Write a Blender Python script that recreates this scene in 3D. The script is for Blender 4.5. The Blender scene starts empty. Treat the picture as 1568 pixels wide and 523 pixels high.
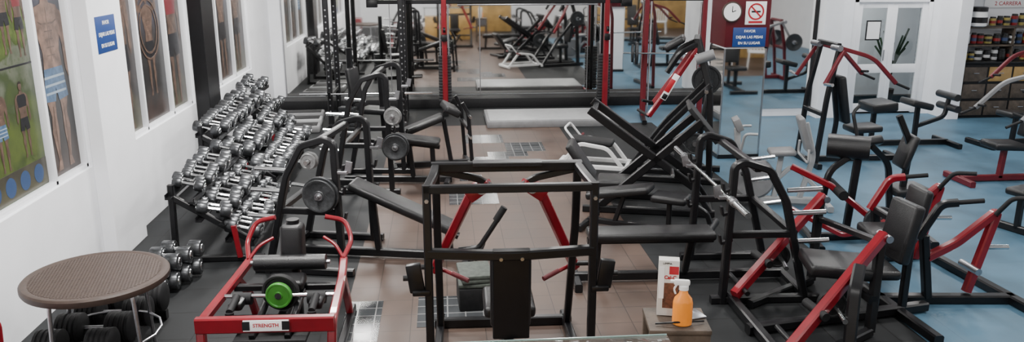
import bpy, bmesh, math, random
from mathutils import Vector, Matrix, Euler
random.seed(4)
V=Vector
COL=bpy.context.scene.collection

# ------------------------------------------------------------ materials
def mat(name,col,rough=.5,metal=0,var=0.0,vscale=20,bump=0,bscale=200,emit=0,coat=0,trans=0,ior=1.45,spec=None):
    m=bpy.data.materials.new(name); m.use_nodes=True
    nt=m.node_tree; b=nt.nodes['Principled BSDF']
    b.inputs['Base Color'].default_value=(*col,1); b.inputs['Roughness'].default_value=rough
    b.inputs['Metallic'].default_value=metal
    if spec is not None: b.inputs['Specular IOR Level'].default_value=spec
    if coat: b.inputs['Coat Weight'].default_value=coat
    if trans:
        b.inputs['Transmission Weight'].default_value=trans; b.inputs['IOR'].default_value=ior
    if emit:
        b.inputs['Emission Color'].default_value=(*col,1); b.inputs['Emission Strength'].default_value=emit
    tc=nt.nodes.new('ShaderNodeTexCoord')
    if var:
        n=nt.nodes.new('ShaderNodeTexNoise'); n.inputs['Scale'].default_value=vscale; n.inputs['Detail'].default_value=4
        nt.links.new(tc.outputs['Object'],n.inputs['Vector'])
        r=nt.nodes.new('ShaderNodeValToRGB')
        r.color_ramp.elements[0].position=.3; r.color_ramp.elements[1].position=.7
        r.color_ramp.elements[0].color=(*[max(0,c*(1-var)) for c in col],1)
        r.color_ramp.elements[1].color=(*[min(1,c*(1+var)) for c in col],1)
        nt.links.new(n.outputs['Fac'],r.inputs['Fac']); nt.links.new(r.outputs['Color'],b.inputs['Base Color'])
    if bump:
        n=nt.nodes.new('ShaderNodeTexNoise'); n.inputs['Scale'].default_value=bscale
        nt.links.new(tc.outputs['Object'],n.inputs['Vector'])
        bp=nt.nodes.new('ShaderNodeBump'); bp.inputs['Strength'].default_value=bump; bp.inputs['Distance'].default_value=.01
        nt.links.new(n.outputs['Fac'],bp.inputs['Height']); nt.links.new(bp.outputs['Normal'],b.inputs['Normal'])
    return m
def tilemat(name,c1,c2,mortar,size,msize,rough,bump=.3,stain=.25,spec=.5):
    m=bpy.data.materials.new(name); m.use_nodes=True
    nt=m.node_tree; b=nt.nodes['Principled BSDF']; b.inputs['Specular IOR Level'].default_value=spec
    tc=nt.nodes.new('ShaderNodeTexCoord'); br=nt.nodes.new('ShaderNodeTexBrick')
    br.offset=0; br.squash=1
    br.inputs['Scale'].default_value=1; br.inputs['Brick Width'].default_value=size; br.inputs['Row Height'].default_value=size
    br.inputs['Mortar Size'].default_value=msize; br.inputs['Mortar Smooth'].default_value=.2
    br.inputs['Color1'].default_value=(*c1,1); br.inputs['Color2'].default_value=(*c2,1); br.inputs['Mortar'].default_value=(*mortar,1)
    nt.links.new(tc.outputs['Object'],br.inputs['Vector'])
    n=nt.nodes.new('ShaderNodeTexNoise'); n.inputs['Scale'].default_value=1.7; n.inputs['Detail'].default_value=8
    nt.links.new(tc.outputs['Object'],n.inputs['Vector'])
    mr=nt.nodes.new('ShaderNodeMapRange'); mr.inputs['From Min'].default_value=.3; mr.inputs['From Max'].default_value=.7
    mr.inputs['To Min'].default_value=1-stain; mr.inputs['To Max'].default_value=1+stain
    nt.links.new(n.outputs['Fac'],mr.inputs['Value'])
    mx=nt.nodes.new('ShaderNodeVectorMath'); mx.operation='SCALE'
    nt.links.new(br.outputs['Color'],mx.inputs[0]); nt.links.new(mr.outputs['Result'],mx.inputs['Scale'])
    nt.links.new(mx.outputs['Vector'],b.inputs['Base Color'])
    mr2=nt.nodes.new('ShaderNodeMapRange'); mr2.inputs['To Min'].default_value=rough-.1; mr2.inputs['To Max'].default_value=rough+.12
    nt.links.new(n.outputs['Fac'],mr2.inputs['Value']); nt.links.new(mr2.outputs['Result'],b.inputs['Roughness'])
    bp=nt.nodes.new('ShaderNodeBump'); bp.inputs['Strength'].default_value=bump; bp.inputs['Distance'].default_value=.004; bp.invert=True
    nt.links.new(br.outputs['Fac'],bp.inputs['Height']); nt.links.new(bp.outputs['Normal'],b.inputs['Normal'])
    return m
BLK=mat('black_paint',(.006,.006,.007),.33,0,.2,8,spec=.4)
BLK2=mat('black_matte',(.01,.01,.011),.6,0,.3,30,spec=.3)
VIN=mat('black_vinyl',(.008,.008,.009),.34,0,.2,12,.25,160,spec=.5)
RED=mat('red_paint',(.19,.004,.011),.3,0,.15,6,coat=.3)
DRED=mat('dark_red_paint',(.12,.006,.012),.38,0,.15,6)
CHR=mat('chrome',(.78,.79,.8),.16,1)
STE=mat('brushed_steel',(.45,.45,.47),.32,1,.1,60)
IRON=mat('cast_iron',(.045,.047,.05),.4,.5,.3,40,.3,120)
DBI=mat('dumbbell_iron',(.08,.083,.088),.3,.75,.3,40)
IRONG=mat('grey_iron',(.25,.25,.25),.4,.6,.2,40)
RUB=mat('black_rubber',(.008,.008,.009),.6,0,.2,60,.3,300,spec=.3)
GRY=mat('grey_paint',(.2,.2,.205),.4,0,.1,10)
LGR=mat('light_grey_paint',(.36,.365,.37),.4,0,.08,10)
WHT=mat('white_plastic',(.75,.75,.75),.4,0,.03,10)
WALL=mat('white_wall',(.88,.89,.92),.6,0,.03,3,.05,80)
CEIL=mat('ceiling_paint',(.6,.6,.6),.8,0,.03,3)
TRIMW=mat('white_trim',(.82,.83,.86),.35,0,.03,4)
MIR=mat('mirror_silver',(.82,.82,.8),.03,1)
GLS=mat('glass',(.9,.97,.95),.02,0,trans=1)
WOOD=mat('varnished_wood',(.42,.26,.09),.4,0,.25,5)
DWOOD=mat('worn_wood',(.08,.06,.045),.6,0,.4,9,.3,60)
WICK=mat('brown_resin',(.052,.034,.027),.5,0,.15,20)
ORG=mat('orange_liquid',(.95,.3,.03),.18,0,.05,10,coat=.5)
GRN=mat('green_rubber',(.04,.22,.025),.45,0,.1,10)
SBLU=mat('sign_blue',(.012,.045,.19),.4,0,.04,5)
SWHT=mat('sign_white',(.85,.85,.85),.4,0,.02,5)
SRED=mat('sign_red',(.4,.01,.02),.4,0,.04,5)
PRED=mat('maroon_panel',(.085,.005,.01),.4,0,.1,3)
FOAM=mat('grey_green_foam',(.06,.07,.06),.75,0,.25,30,.3,150)
LAMP=mat('lamp_diffuser',(1,1,1),.5,emit=6)
PAPER=mat('carton_print',(.62,.6,.56),.5,0,.1,8)
BROWN_T=tilemat('brown_rubber_tile',(.088,.059,.046),(.076,.051,.041),(.036,.026,.021),.3,.004,.46,stain=.26,spec=.42)
BLACK_T=tilemat('black_rubber_mat',(.0095,.0105,.0115),(.0125,.0135,.0145),(.004,.004,.004),.5,.006,.62,stain=.4,spec=.28)
BLUE_T=tilemat('blue_floor',(.062,.135,.2),(.069,.145,.21),(.05,.115,.175),1.0,.004,.46,.2,.25,spec=.4)
GLOSS_T=tilemat('worn_glossy_tile',(.03,.033,.036),(.06,.064,.068),(.22,.22,.22),.15,.006,.18)

# ------------------------------------------------------------ builder
def rrect(w,h,r=None):
    r=min(w,h)*.16 if r is None else r
    a,b=w/2,h/2
    return [(-a+r,-b),(a-r,-b),(a,-b+r),(a,b-r),(a-r,b),(-a+r,b),(-a,b-r),(-a,-b+r)]
def circ(r,n=14): return [(r*math.cos(2*math.pi*i/n),r*math.sin(2*math.pi*i/n)) for i in range(n)]
def basis(d,up):
    z=d.normalized(); up=V(up)
    if abs(z.dot(up.normalized()))>.98: up=V((0,1,0)) if abs(z.y)<.9 else V((1,0,0))
    x=up.cross(z).normalized(); y=z.cross(x)
    return x,y,z
class B:
    def __init__(s,name): s.name=name; s.bm=bmesh.new(); s.mats=[]; s.kids=[]
    def mi(s,m):
        if m not in s.mats: s.mats.append(m)
        return s.mats.index(m)
    def rings(s,rings,m,cap=True,closed=False):
        k=s.mi(m); rv=[[s.bm.verts.new(p) for p in r] for r in rings]; n=len(rv[0])
        L=len(rv)
        for i in range(L if closed else L-1):
            A,C=rv[i],rv[(i+1)%L]
            for j in range(n):
                f=s.bm.faces.new((A[j],A[(j+1)%n],C[(j+1)%n],C[j])); f.material_index=k
        if cap and not closed:
            f=s.bm.faces.new(rv[0][::-1]); f.material_index=k
            f=s.bm.faces.new(rv[-1]); f.material_index=k
    def sweep(s,pts,prof,m,f=0,up=(0,0,1),closed=False):
        P=[V(p) for p in pts]
        if f>0 and (len(P)>2):
            Q=[] if closed else [P[0]]
            rng=range(len(P)) if closed else range(1,len(P)-1)
            for i in rng:
                a,b,c=P[i-1],P[i],P[(i+1)%len(P)]
                d1=(a-b); d2=(c-b); ff=min(f,d1.length*.45,d2.length*.45)
                p1=b+d1.normalized()*ff; p2=b+d2.normalized()*ff
                for t in (0,.25,.5,.75,1):
                    Q.append(p1*(1-t)**2+b*2*t*(1-t)+p2*t*t)
            if not closed: Q.append(P[-1])
            P=Q
        n=len(P); T=[]
        for i in range(n):
            if closed: t=(P[(i+1)%n]-P[i-1])
            elif i==0: t=P[1]-P[0]
            elif i==n-1: t=P[-1]-P[-2]
            else: t=(P[i+1]-P[i]).normalized()+(P[i]-P[i-1]).normalized()
            T.append(t.normalized())
        x,y,z=basis(T[0],up); R=[]
        for i in range(n):
            if i:
                q=T[i-1].rotation_difference(T[i]); x=q@x; y=q@y
            R.append([P[i]+x*a+y*b for a,b in prof])
        s.rings(R,m,True,closed)
    def beam(s,p1,p2,w,h,m,up=(0,0,1)): s.sweep([p1,p2],rrect(w,h),m,0,up)
    def sq(s,pts,w,m,f=.05,up=(0,0,1),h=None): s.sweep(pts,rrect(w,h or w),m,f,up)
    def rod(s,p1,p2,r,m,n=14): s.sweep([p1,p2],circ(r,n),m)
    def tube(s,pts,r,m,f=.06,n=12,closed=False,up=(0,0,1)): s.sweep(pts,circ(r,n),m,f,up,closed)
    def lathe(s,c,ax,prof,m,n=24):
        c=V(c); x,y,z=basis(V(ax),(0,0,1))
        R=[[c+z*h+(x*math.cos(2*math.pi*i/n)+y*math.sin(2*math.pi*i/n))*max(r,.0005) for i in range(n)] for r,h in prof]
        s.rings(R,m)
    def plate(s,c,ax,R,t,m=None,m2=None,n=32):
        m=m or IRON
        s.lathe(c,ax,[(.026,-t/2),(R*.3,-t/2),(R*.34,-t*.3),(R*.8,-t*.3),(R*.86,-t/2),(R*.97,-t/2),(R,-t*.35),(R,t*.35),(R*.97,t/2),(R*.86,t/2),(R*.8,t*.3),(R*.34,t*.3),(R*.3,t/2),(.026,t/2)],m,n)
        if m2: s.lathe(c,ax,[(.024,-t*.6),(R*.24,-t*.6),(R*.24,t*.6),(.024,t*.6)],m2,20)
    def box(s,c,size,m,rot=(0,0,0),bev=.01,seg=2):
        t=bmesh.new(); bmesh.ops.create_cube(t,size=1)
        bmesh.ops.scale(t,vec=V(size),verts=t.verts)
        if bev>0: bmesh.ops.bevel(t,geom=list(t.edges),offset=min(bev,min(size)*.45),segments=seg,profile=.5,affect='EDGES')
        M=Matrix.Translation(V(c))@Euler([math.radians(a) for a in rot]).to_matrix().to_4x4()
        k=s.mi(m); mp={}
        for v in t.verts: mp[v]=s.bm.verts.new(M@v.co)
        for f in t.faces:
            g=s.bm.faces.new([mp[v] for v in f.verts]); g.material_index=k
        t.free()
    def pad(s,p1,p2,w,th,m,up=(0,0,1),bev=.03):
        p1=V(p1);p2=V(p2); d=p2-p1; L=d.length; x,y,z=basis(d,up)
        t=bmesh.new(); bmesh.ops.create_cube(t,size=1)
        bmesh.ops.scale(t,vec=V((w,th,L)),verts=t.verts)
        bmesh.ops.bevel(t,geom=list(t.edges),offset=min(bev,th*.45),segments=3,profile=.5,affect='EDGES')
        c=(p1+p2)/2; k=s.mi(m); mp={}
        for v in t.verts: mp[v]=s.bm.verts.new(c+x*v.co.x+y*v.co.y+z*v.co.z)
        for f in t.faces:
            g=s.bm.faces.new([mp[v] for v in f.verts]); g.material_index=k
        t.free()
    def poly(s,pts,m):
        k=s.mi(m); f=s.bm.faces.new([s.bm.verts.new(p) for p in pts]); f.material_index=k
    def done(s,loc=(0,0,0),rot=0,parent=None,flat=False):
        bmesh.ops.recalc_face_normals(s.bm,faces=s.bm.faces)
        me=bpy.data.meshes.new(s.name); s.bm.to_mesh(me); s.bm.free()
        for m in s.mats: me.materials.append(m)
        if not flat:
            me.polygons.foreach_set('use_smooth',[True]*len(me.polygons)); me.set_sharp_from_angle(angle=math.radians(38))
        o=bpy.data.objects.new(s.name,me); COL.objects.link(o)
        o.location=loc; o.rotation_euler=(0,0,math.radians(rot))
        if parent: o.parent=parent
        return o
def text(parent,body,loc,rot,size,m,name='lettering',bold=.0):
    c=bpy.data.curves.new(name,'FONT'); c.body=body; c.size=size; c.align_x='CENTER'; c.align_y='CENTER'; c.extrude=.0008; c.offset=bold
    c.materials.append(m); o=bpy.data.objects.new(name,c); COL.objects.link(o)
    o.parent=parent; o.location=loc; o.rotation_euler=[math.radians(a) for a in rot]
    return o

# ------------------------------------------------------------ room
XL,XR,YB,YF,YM=-3.3,11.6,-2.0,14.4,16.2
ZC=3.9
f=B('floor')
def fq(x0,x1,y0,y1,m,z=0): f.poly([(x0,y0,z),(x1,y0,z),(x1,y1,z),(x0,y1,z)],m)
fq(XL-.2,-.85,YB,14,BLACK_T); fq(-.85,2.0,YB,14,BROWN_T); fq(2.0,3.7,YB,14,BLACK_T); fq(3.7,XR,3.2,14,BLUE_T); fq(3.7,XR,YB,3.2,BROWN_T)
fq(XL-.2,3.0,14,YM+.2,BLACK_T); fq(3.0,XR,14,YM+.2,BLUE_T)
f.done(flat=True)
c=B('ceiling'); c.box(((XL+XR)/2,(YB+YM)/2,ZC+.05),(XR-XL+.6,YM-YB+.6,.1),CEIL,bev=0); c.done(flat=True)
g=B('worn_floor_tiles')
for x0,x1,y0,y1 in [(.35,.95,12.6,13.2),(.95,1.55,12.0,12.6),(.35,.95,11.1,11.7),(.65,1.25,11.7,12.0),(.05,.65,9.35,9.95),(.2,.5,10.4,10.7),(-.25,.35,6.05,6.65),(-.85,-.55,5.4,6.6)]:
    g.box(((x0+x1)/2,(y0+y1)/2,.001),(x1-x0,y1-y0,.004),GLOSS_T,bev=0)
g.done(flat=True)
bays=[(3.6,7.74),(8.55,11.1),(11.75,14.5)]
w=B('wall_left'); Z0,Z1=.97,3.15
w.box((XL-.15,(YB+YM)/2,Z0/2),(.3,YM-YB,Z0),WALL,bev=0)
w.box((XL-.15,(YB+YM)/2,(Z1+ZC)/2),(.3,YM-YB,ZC-Z1),WALL,bev=0)
ys=[YB]+[v for b in bays for v in b]+[YM]
for i in range(0,len(ys),2):
    w.box((XL-.15,(ys[i]+ys[i+1])/2,(Z0+Z1)/2),(.3,ys[i+1]-ys[i],Z1-Z0),WALL,bev=0)
w.box((XL-.2,(YB+YM)/2,(Z0+Z1)/2),(.2,YM-YB,Z1-Z0),WALL,bev=0)
w.done(flat=True)
w=B('wall_back'); w.box(((XL+5.4)/2,YM+.1,ZC/2),(5.4-XL+.4,.2,ZC),WALL,bev=0); w.done(flat=True)
w=B('wall_return'); w.box((5.5,(YF+YM)/2+.1,ZC/2),(.2,YM-YF+.2,ZC),WALL,bev=0); w.done(flat=True)
w=B('wall_entrance')
DX0,DX1,DH=7.45,8.95,2.12
w.box(((5.6+DX0)/2,YF+.1,ZC/2),(DX0-5.6,.2,ZC),WALL,bev=0)
w.box(((DX1+XR)/2,YF+.1,ZC/2),(XR-DX1,.2,ZC),WALL,bev=0)
w.box(((DX0+DX1)/2,YF+.1,(DH+ZC)/2),(DX1-DX0,.2,ZC-DH),WALL,bev=0)
w.done(flat=True)
w=B('wall_right'); w.box((XR+.1,(YB+YF)/2,ZC/2),(.2,YF-YB,ZC),WALL,bev=0); w.done(flat=True)
w=B('wall_front'); w.box(((XL+XR)/2,YB-.1,ZC/2),(XR-XL,.2,ZC),WALL,bev=0); w.done(flat=True)
p=B('pillar_left'); p.box((-3.235,8.13,ZC/2),(.13,.78,ZC),WALL,bev=.005); p.done(flat=True)
p=B('black_column'); p.box((-3.21,11.4,ZC/2),(.18,.56,ZC),BLK,bev=.005); p.done(flat=True)
p=B('pillar_white'); p.box((6.95,14.25,ZC/2),(.34,.28,ZC),WALL,bev=.005); p.done(flat=True)
p=B('pillar_white'); p.box((9.2,14.1,ZC/2),(.22,.6,ZC),WALL,bev=.005); p.done(flat=True)
b=B('baseboard_back'); b.box((1.0,15.95,.09),(8.5,.5,.18),BLK2,bev=.01); b.done()
m=B('wall_mirror')
xs=[XL+.25,-1.0,.75,2.9,5.3]
for i in range(4):
    m.box(((xs[i]+xs[i+1])/2,YM-.02,1.65),(xs[i+1]-xs[i]-.012,.02,2.9),MIR,bev=0)
for x in xs: m.box((x,YM-.03,1.65),(.018,.03,2.9),STE,bev=0)
m.done(flat=True)
m=B('wall_mirror'); m.box((6.15,YF-.02,1.5),(1.15,.02,2.7),MIR,bev=0)
m.box((5.6,YF-.03,1.5),(.05,.04,2.75),BLK,bev=0); m.box((6.74,YF-.03,1.5),(.06,.04,2.75),BLK,bev=0); m.done(flat=True)

# posters
def pmat(name,cols,scale,zlo,zhi):
    m=bpy.data.materials.new(name); m.use_nodes=True; nt=m.node_tree; b=nt.nodes['Principled BSDF']; b.inputs['Roughness'].default_value=.3
    tc=nt.nodes.new('ShaderNodeTexCoord'); n=nt.nodes.new('ShaderNodeTexNoise'); n.inputs['Scale'].default_value=scale; n.inputs['Detail'].default_value=7
    nt.links.new(tc.outputs['Object'],n.inputs['Vector'])
    sp=nt.nodes.new('ShaderNodeSeparateXYZ'); nt.links.new(tc.outputs['Object'],sp.inputs[0])
    mr=nt.nodes.new('ShaderNodeMapRange'); mr.inputs['From Min'].default_value=zlo; mr.inputs['From Max'].default_value=zhi
    nt.links.new(sp.outputs['Z'],mr.inputs['Value'])
    ad=nt.nodes.new('ShaderNodeMath'); ad.operation='ADD'; nt.links.new(mr.outputs['Result'],ad.inputs[0])
    ml=nt.nodes.new('ShaderNodeMath'); ml.operation='MULTIPLY_ADD'; ml.inputs[1].default_value=.5; ml.inputs[2].default_value=-.25
    nt.links.new(n.outputs['Fac'],ml.inputs[0]); nt.links.new(ml.outputs[0],ad.inputs[1])
    r=nt.nodes.new('ShaderNodeValToRGB'); nt.links.new(ad.outputs[0],r.inputs['Fac'])
    while len(r.color_ramp.elements)<len(cols): r.color_ramp.elements.new(.5)
    for i,(p,cc) in enumerate(cols): r.color_ramp.elements[i].position=p; r.color_ramp.elements[i].color=(*cc,1)
    nt.links.new(r.outputs['Color'],b.inputs['Base Color']); return m
PG=pmat('poster_meadow',[(0,(.02,.035,.012)),(.2,(.07,.095,.022)),(.4,(.035,.05,.02)),(.52,(.1,.11,.08)),(.56,(.04,.06,.015)),(.75,(.11,.15,.035)),(.88,(.03,.05,.02)),(1,(.2,.22,.2))],7,-1.1,1.1)
PD=pmat('poster_studio',[(0,(.045,.03,.025)),(.2,(.014,.014,.014)),(.45,(.026,.024,.024)),(.7,(.045,.045,.06)),(1,(.02,.022,.03))],4,-1.1,1.1)
PD2=pmat('poster_night',[(0,(.07,.065,.04)),(.25,(.02,.018,.018)),(.6,(.05,.04,.036)),(1,(.022,.022,.034))],5,-1.1,1.1)
SK=mat('printed_skin',(.15,.092,.068),.35,0,.5,11); SKD=mat('printed_skin_dark',(.08,.05,.037),.35,0,.45,14)
SHB=mat('printed_blue_shorts',(.06,.11,.19),.35,0,.3,20); SHW=mat('printed_shorts_stripe',(.26,.32,.38),.35); SHK=mat('printed_black_shorts',(.01,.01,.012),.35); HAIR=mat('printed_hair',(.015,.01,.008),.4)
PBL=mat('printed_blue_caption',(.03,.06,.14),.35); SHR=mat('printed_red_top',(.14,.015,.02),.35)
def ell(cy,cz,ry,rz,n=18): return [(cy+ry*math.cos(2*math.pi*i/n),cz+rz*math.sin(2*math.pi*i/n)) for i in range(n)]
def figure(b,cy,zf,h,skin,short,flex=False,x=0,top=None):
    S2=SKD if skin is SK else SK
    def put(pts,m,dx): b.poly([(x+dx,cy+p[0]*h,zf+p[1]*h) for p in pts],m)
    for sg in (1,-1):
        put([(sg*.015,.48),(sg*.11,.48),(sg*.118,.38),(sg*.085,.28),(sg*.1,.2),(sg*.07,.05),(sg*.095,.0),(sg*.04,.0),(sg*.045,.1),(sg*.03,.2),(sg*.035,.27)],skin,.001)
        if flex: arm=[(sg*.12,.82),(sg*.18,.8),(sg*.28,.81),(sg*.26,.94),(sg*.2,.97),(sg*.18,.92),(sg*.22,.88),(sg*.16,.86)]
        else: arm=[(sg*.11,.82),(sg*.16,.79),(sg*.178,.7),(sg*.175,.62),(sg*.185,.5),(sg*.16,.45),(sg*.135,.5),(sg*.13,.62),(sg*.11,.7)]
        put(arm,skin,.0012)
    put([(-.033,.87),(.033,.87),(.045,.84),(.12,.825),(.145,.775),(.115,.68),(.088,.6),(.1,.5),(-.1,.5),(-.088,.6),(-.115,.68),(-.145,.775),(-.12,.825),(-.045,.84)],skin,.0016)
    if top: put([(-.09,.82),(.09,.82),(.12,.77),(.1,.66),(-.1,.66),(-.12,.77)],top,.0019)
    put([(-.1,.52),(.1,.52),(.125,.36),(.02,.35),(0,.42),(-.02,.35),(-.125,.36)],short,.002)
    if short is SHB:
        for q in (.39,.43,.47): put([(-.11,q),(.11,q),(.108,q+.012),(-.108,q+.012)],SHW,.0026)
    put(ell(0,.93,.042,.058),skin,.0024); put([(-.045,.94),(-.036,.98),(0,.995),(.036,.98),(.045,.94),(.03,.96),(-.03,.96)],HAIR,.003)
    if not top:
        for sg in (1,-1): put([(sg*.008,.735),(sg*.06,.735),(sg*.1,.752),(sg*.1,.758),(sg*.06,.745),(sg*.008,.745)],S2,.0022)
        for k in range(4):
            put([(-.045,.7-k*.04),(.045,.7-k*.04),(.045,.705-k*.04),(-.045,.705-k*.04)],S2,.0022)
        put([(-.003,.82),(.003,.82),(.003,.55),(-.003,.55)],S2,.0023)
    for sg in (1,-1): put([(sg*.055,.33),(sg*.062,.33),(sg*.062,.05),(sg*.055,.05)],S2,.0022)
PX0=XL-.085
def poster(y0,y1,bg,figs,name='wall_poster'):
    b=B(name)
    b.box((-.004,0,0),(.006,y1-y0,Z1-Z0),bg,bev=0)
    for F in figs: figure(b,F[0],F[1]-(Z0+Z1)/2,F[2],F[3],F[4],F[5],top=F[6] if len(F)>6 else None)
    if bg is PG:
        b.box((0,0,-.93),(.003,y1-y0,.22),PD2,bev=0)
        for k in range(5): b.lathe((.002,-.46+.23*k,-.93),(1,0,0),[(.08,0),(.08,.001)],PBL,20)
        b.box((0,0,-.02),(.003,y1-y0,.015),SHK,bev=0)
        b.lathe((.001,-.42,.2),(1,0,0),[(.1,0),(.1,.001)],PBL,20)
    return b.done((PX0,(y0+y1)/2,(Z0+Z1)/2),flat=True)
poster(3.7,4.55,PD,[(0,1.1,1.8,SK,SHB,False)])
poster(4.62,5.75,PG,[(0,1.3,1.5,SKD,SHK,True)])
poster(5.83,7.05,PG,[(-.38,2.12,.62,SKD,SHK,False,SHR),(-.05,2.08,.7,SKD,SHK,False,SHK),(.28,2.14,.62,SKD,SHK,False),(.5,2.1,.6,SKD,SHK,False,SHR),(-.35,1.3,.62,SKD,SHK,True,SHR),(.0,1.26,.7,SKD,SHB,False),(.36,1.3,.62,SKD,SHK,False,SHK)])
poster(7.13,7.7,PD,[(0,1.05,1.72,SK,SHB,False)])
poster(8.6,9.35,PD2,[(0,1.05,1.75,SKD,SHK,False)])
o=poster(9.42,10.3,PD,[(0,1.3,1.2,SKD,SHK,True)])
em=B('emblem')
for r in (.34,.27): em.sweep([(.004,r*math.cos(a*math.pi/20),r*math.sin(a*math.pi/20)) for a in range(40)],rrect(.025,.003),SKD,0,(1,0,0),True)
em.done(parent=o)
poster(10.37,11.05,PD2,[(0,1.05,1.7,SKD,SHK,False,SHR)])
poster(11.8,12.6,PD2,[(0,1.05,1.6,SKD,SHB,False)])
poster(12.67,13.5,PD,[(0,1.05,1.6,SKD,SHK,True)])
poster(13.57,14.45,PD2,[(0,1.05,1.6,SKD,SHK,False)])
for i,(a,bb,ml) in enumerate([(3.6,7.74,[4.585,5.79,7.09]),(8.55,11.1,[9.385,10.335]),(11.75,14.5,[12.635,13.535])]):
    t=B('window_%d'%(i+1))
    for y in [a+.025,bb-.02]+ml: t.box((XL-.065,y,(Z0+Z1)/2),(.06,.045,Z1-Z0),TRIMW,bev=.004)
    t.box((XL-.065,(a+bb)/2,Z0+.02),(.06,bb-a,.04),TRIMW,bev=.004); t.box((XL-.065,(a+bb)/2,Z1-.02),(.06,bb-a,.04),TRIMW,bev=.004)
    t.done()
def wsign(loc,rz,w,h,lines,bgm,tm,size,name='notice_sign'):
    b=B(name); b.box((0,.004,0),(w,.008,h),bgm,bev=.002); o=b.done(loc,rz)
    for i,l in enumerate(lines): text(o,l,(0,-.002,h/2-(i+.62)*h/(len(lines)+.25)),(90,0,0),size,tm,'text_line',.0008)
    return o
wsign((-3.165,8.1,2.17),90,.46,.34,['FAVOR','DEJAR LAS PESAS','EN SU LUGAR'],SBLU,SWHT,.05)
p=B('mirrored_pillar'); PX,PY=4.3,11.6
p.box((PX,PY,ZC/2),(.56,.56,ZC),WALL,bev=0)
p.box((PX,PY-.29,.82),(.58,.02,1.56),MIR,bev=0); p.box((PX-.29,PY,.82),(.02,.56,1.56),MIR,bev=0); p.box((PX+.29,PY,.82),(.02,.56,1.56),MIR,bev=0)
p.box((PX,PY,2.3),(.64,.64,1.35),PRED,bev=.005)
for sx in (-.3,.3): p.box((PX+sx,PY-.3,.82),(.02,.02,1.56),STE,bev=0)
p.box((PX,PY,.03),(.62,.62,.06),BLK,bev=0)
p.done()
wsign((PX+.03,PY-.33,1.765),0,.48,.27,['FAVOR','DEJAR LAS PESAS','EN SU LUGAR'],SBLU,SWHT,.052)
b=B('no_smoking_sign'); b.box((0,.004,0),(.3,.008,.32),SWHT,bev=.002)
R=[(.105*math.cos(a*math.pi/16),-.004,.02+.105*math.sin(a*math.pi/16)) for a in range(32)]
b.sweep(R,rrect(.022,.004),SRED,0,(0,1,0),True)
b.beam((-.07,-.004,.09),(.07,-.004,-.05),.02,.004,SRED,up=(0,1,0)); b.box((0,-.003,.02),(.13,.004,.022),BLK,bev=0)
b.box((0,-.003,-.125),(.2,.003,.03),SRED,bev=0)
b.done((PX+.1,PY-.33,2.1))
b=B('wall_clock'); b.lathe((0,0,0),(0,-1,0),[(.12,0),(.14,0),(.145,.02),(.135,.03),(.12,.03)],WICK,32); b.lathe((0,-.03,0),(0,-1,0),[(.001,0),(.122,0),(.122,.004),(.001,.004)],SWHT,32)
b.beam((0,-.037,0),(0,-.037,.08),.008,.003,BLK,up=(0,1,0)); b.beam((0,-.037,0),(.05,-.037,.02),.01,.003,BLK,up=(0,1,0)); b.done((PX-.26,PY-.35,2.12))
d=B('door_1')
cx=(DX0+DX1)/2; hw=(DX1-DX0)/2-.003
for sg in (1,-1):
    d.box((sg*(hw-.04),0,DH/2),(.08,.12,DH-.01),TRIMW,bev=.004)
    c0=sg*(hw-.08)/2
    W=hw-.08
    for x in (c0-W/2+.05,c0+W/2-.05): d.box((x,0,DH/2-.03),(.1,.05,DH-.1),TRIMW,bev=.004)
    for z in (.12,.85,DH-.12): d.box((c0,0,z),(W,.048,.16 if z<1.5 else .1),TRIMW,bev=.004)
    d.box((c0,0,.48),(W-.18,.02,.62),GLS,bev=0); d.box((c0,0,1.45),(W-.18,.01,1.1),GLS,bev=0)
    d.rod((sg*.1,-.06,1.0),(sg*.1,-.06,1.2),.012,STE)
d.box((0,0,DH-.035),(2*hw,.12,.06),TRIMW,bev=.004)
d.box((-.33,-.02,1.55),(.28,.012,.36),BLK,bev=0); d.box((-.33,-.03,1.55),(.24,.01,.31),SWHT,bev=0)
d.done((cx,YF+.06,0))
w=B('wall_hallway'); w.box((8.2,16.6,1.4),(3.6,.1,2.8),WALL,bev=0); w.done(flat=True)
w=B('floor_hallway'); w.box((8.2,15.6,-.02),(3.6,2.2,.04),BROWN_T,bev=0); w.done(flat=True)
ld=bpy.data.lights.new('hallway_fill','AREA'); ld.size=.6; ld.energy=25  # added fill light without a fixture, brightens the view through the door panes
lo=bpy.data.objects.new('hallway_fill',ld); COL.objects.link(lo); lo.location=(8.2,15.5,2.7)
PLG=mat('palm_leaf',(.02,.05,.02),.5,0,.3,10)
pl=B('potted_palm'); pl.lathe((0,0,0),(0,0,1),[(.12,0),(.15,.3),(.14,.3)],WICK)
for i in range(14):
    a=i*2.4; pl.sweep([(0,0,.28),(.12*math.cos(a),.12*math.sin(a),.9),(.3*math.cos(a),.3*math.sin(a),1.1+.03*i)],rrect(.04,.006),PLG,.2)
pl.done((8.85,15.5,0))
s=B('supplement_shelf')
s.box((0,0,.5),(1.9,.42,1.0),BLK2,bev=.01)
for i in range(4):
    for j in range(3): s.box((-.7+i*.47,-.215,.18+j*.31),(.43,.02,.26),WOOD if (j==2 and i>0) else DWOOD,bev=.006); s.rod((-.75+i*.47,-.24,.2+j*.31),(-.65+i*.47,-.24,.2+j*.31),.008,STE)
for z in (1.3,1.62): s.box((0,.05,z),(1.9,.34,.03),DWOOD,bev=.004)
for x in (-.94,0,.94): s.box((x,.05,1.3),(.03,.34,.66),DWOOD,bev=.004)
s.box((0,-.02,1.01),(2.0,.48,.03),BLK,bev=.004)
s.done((10.3,14.12,0))
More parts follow.
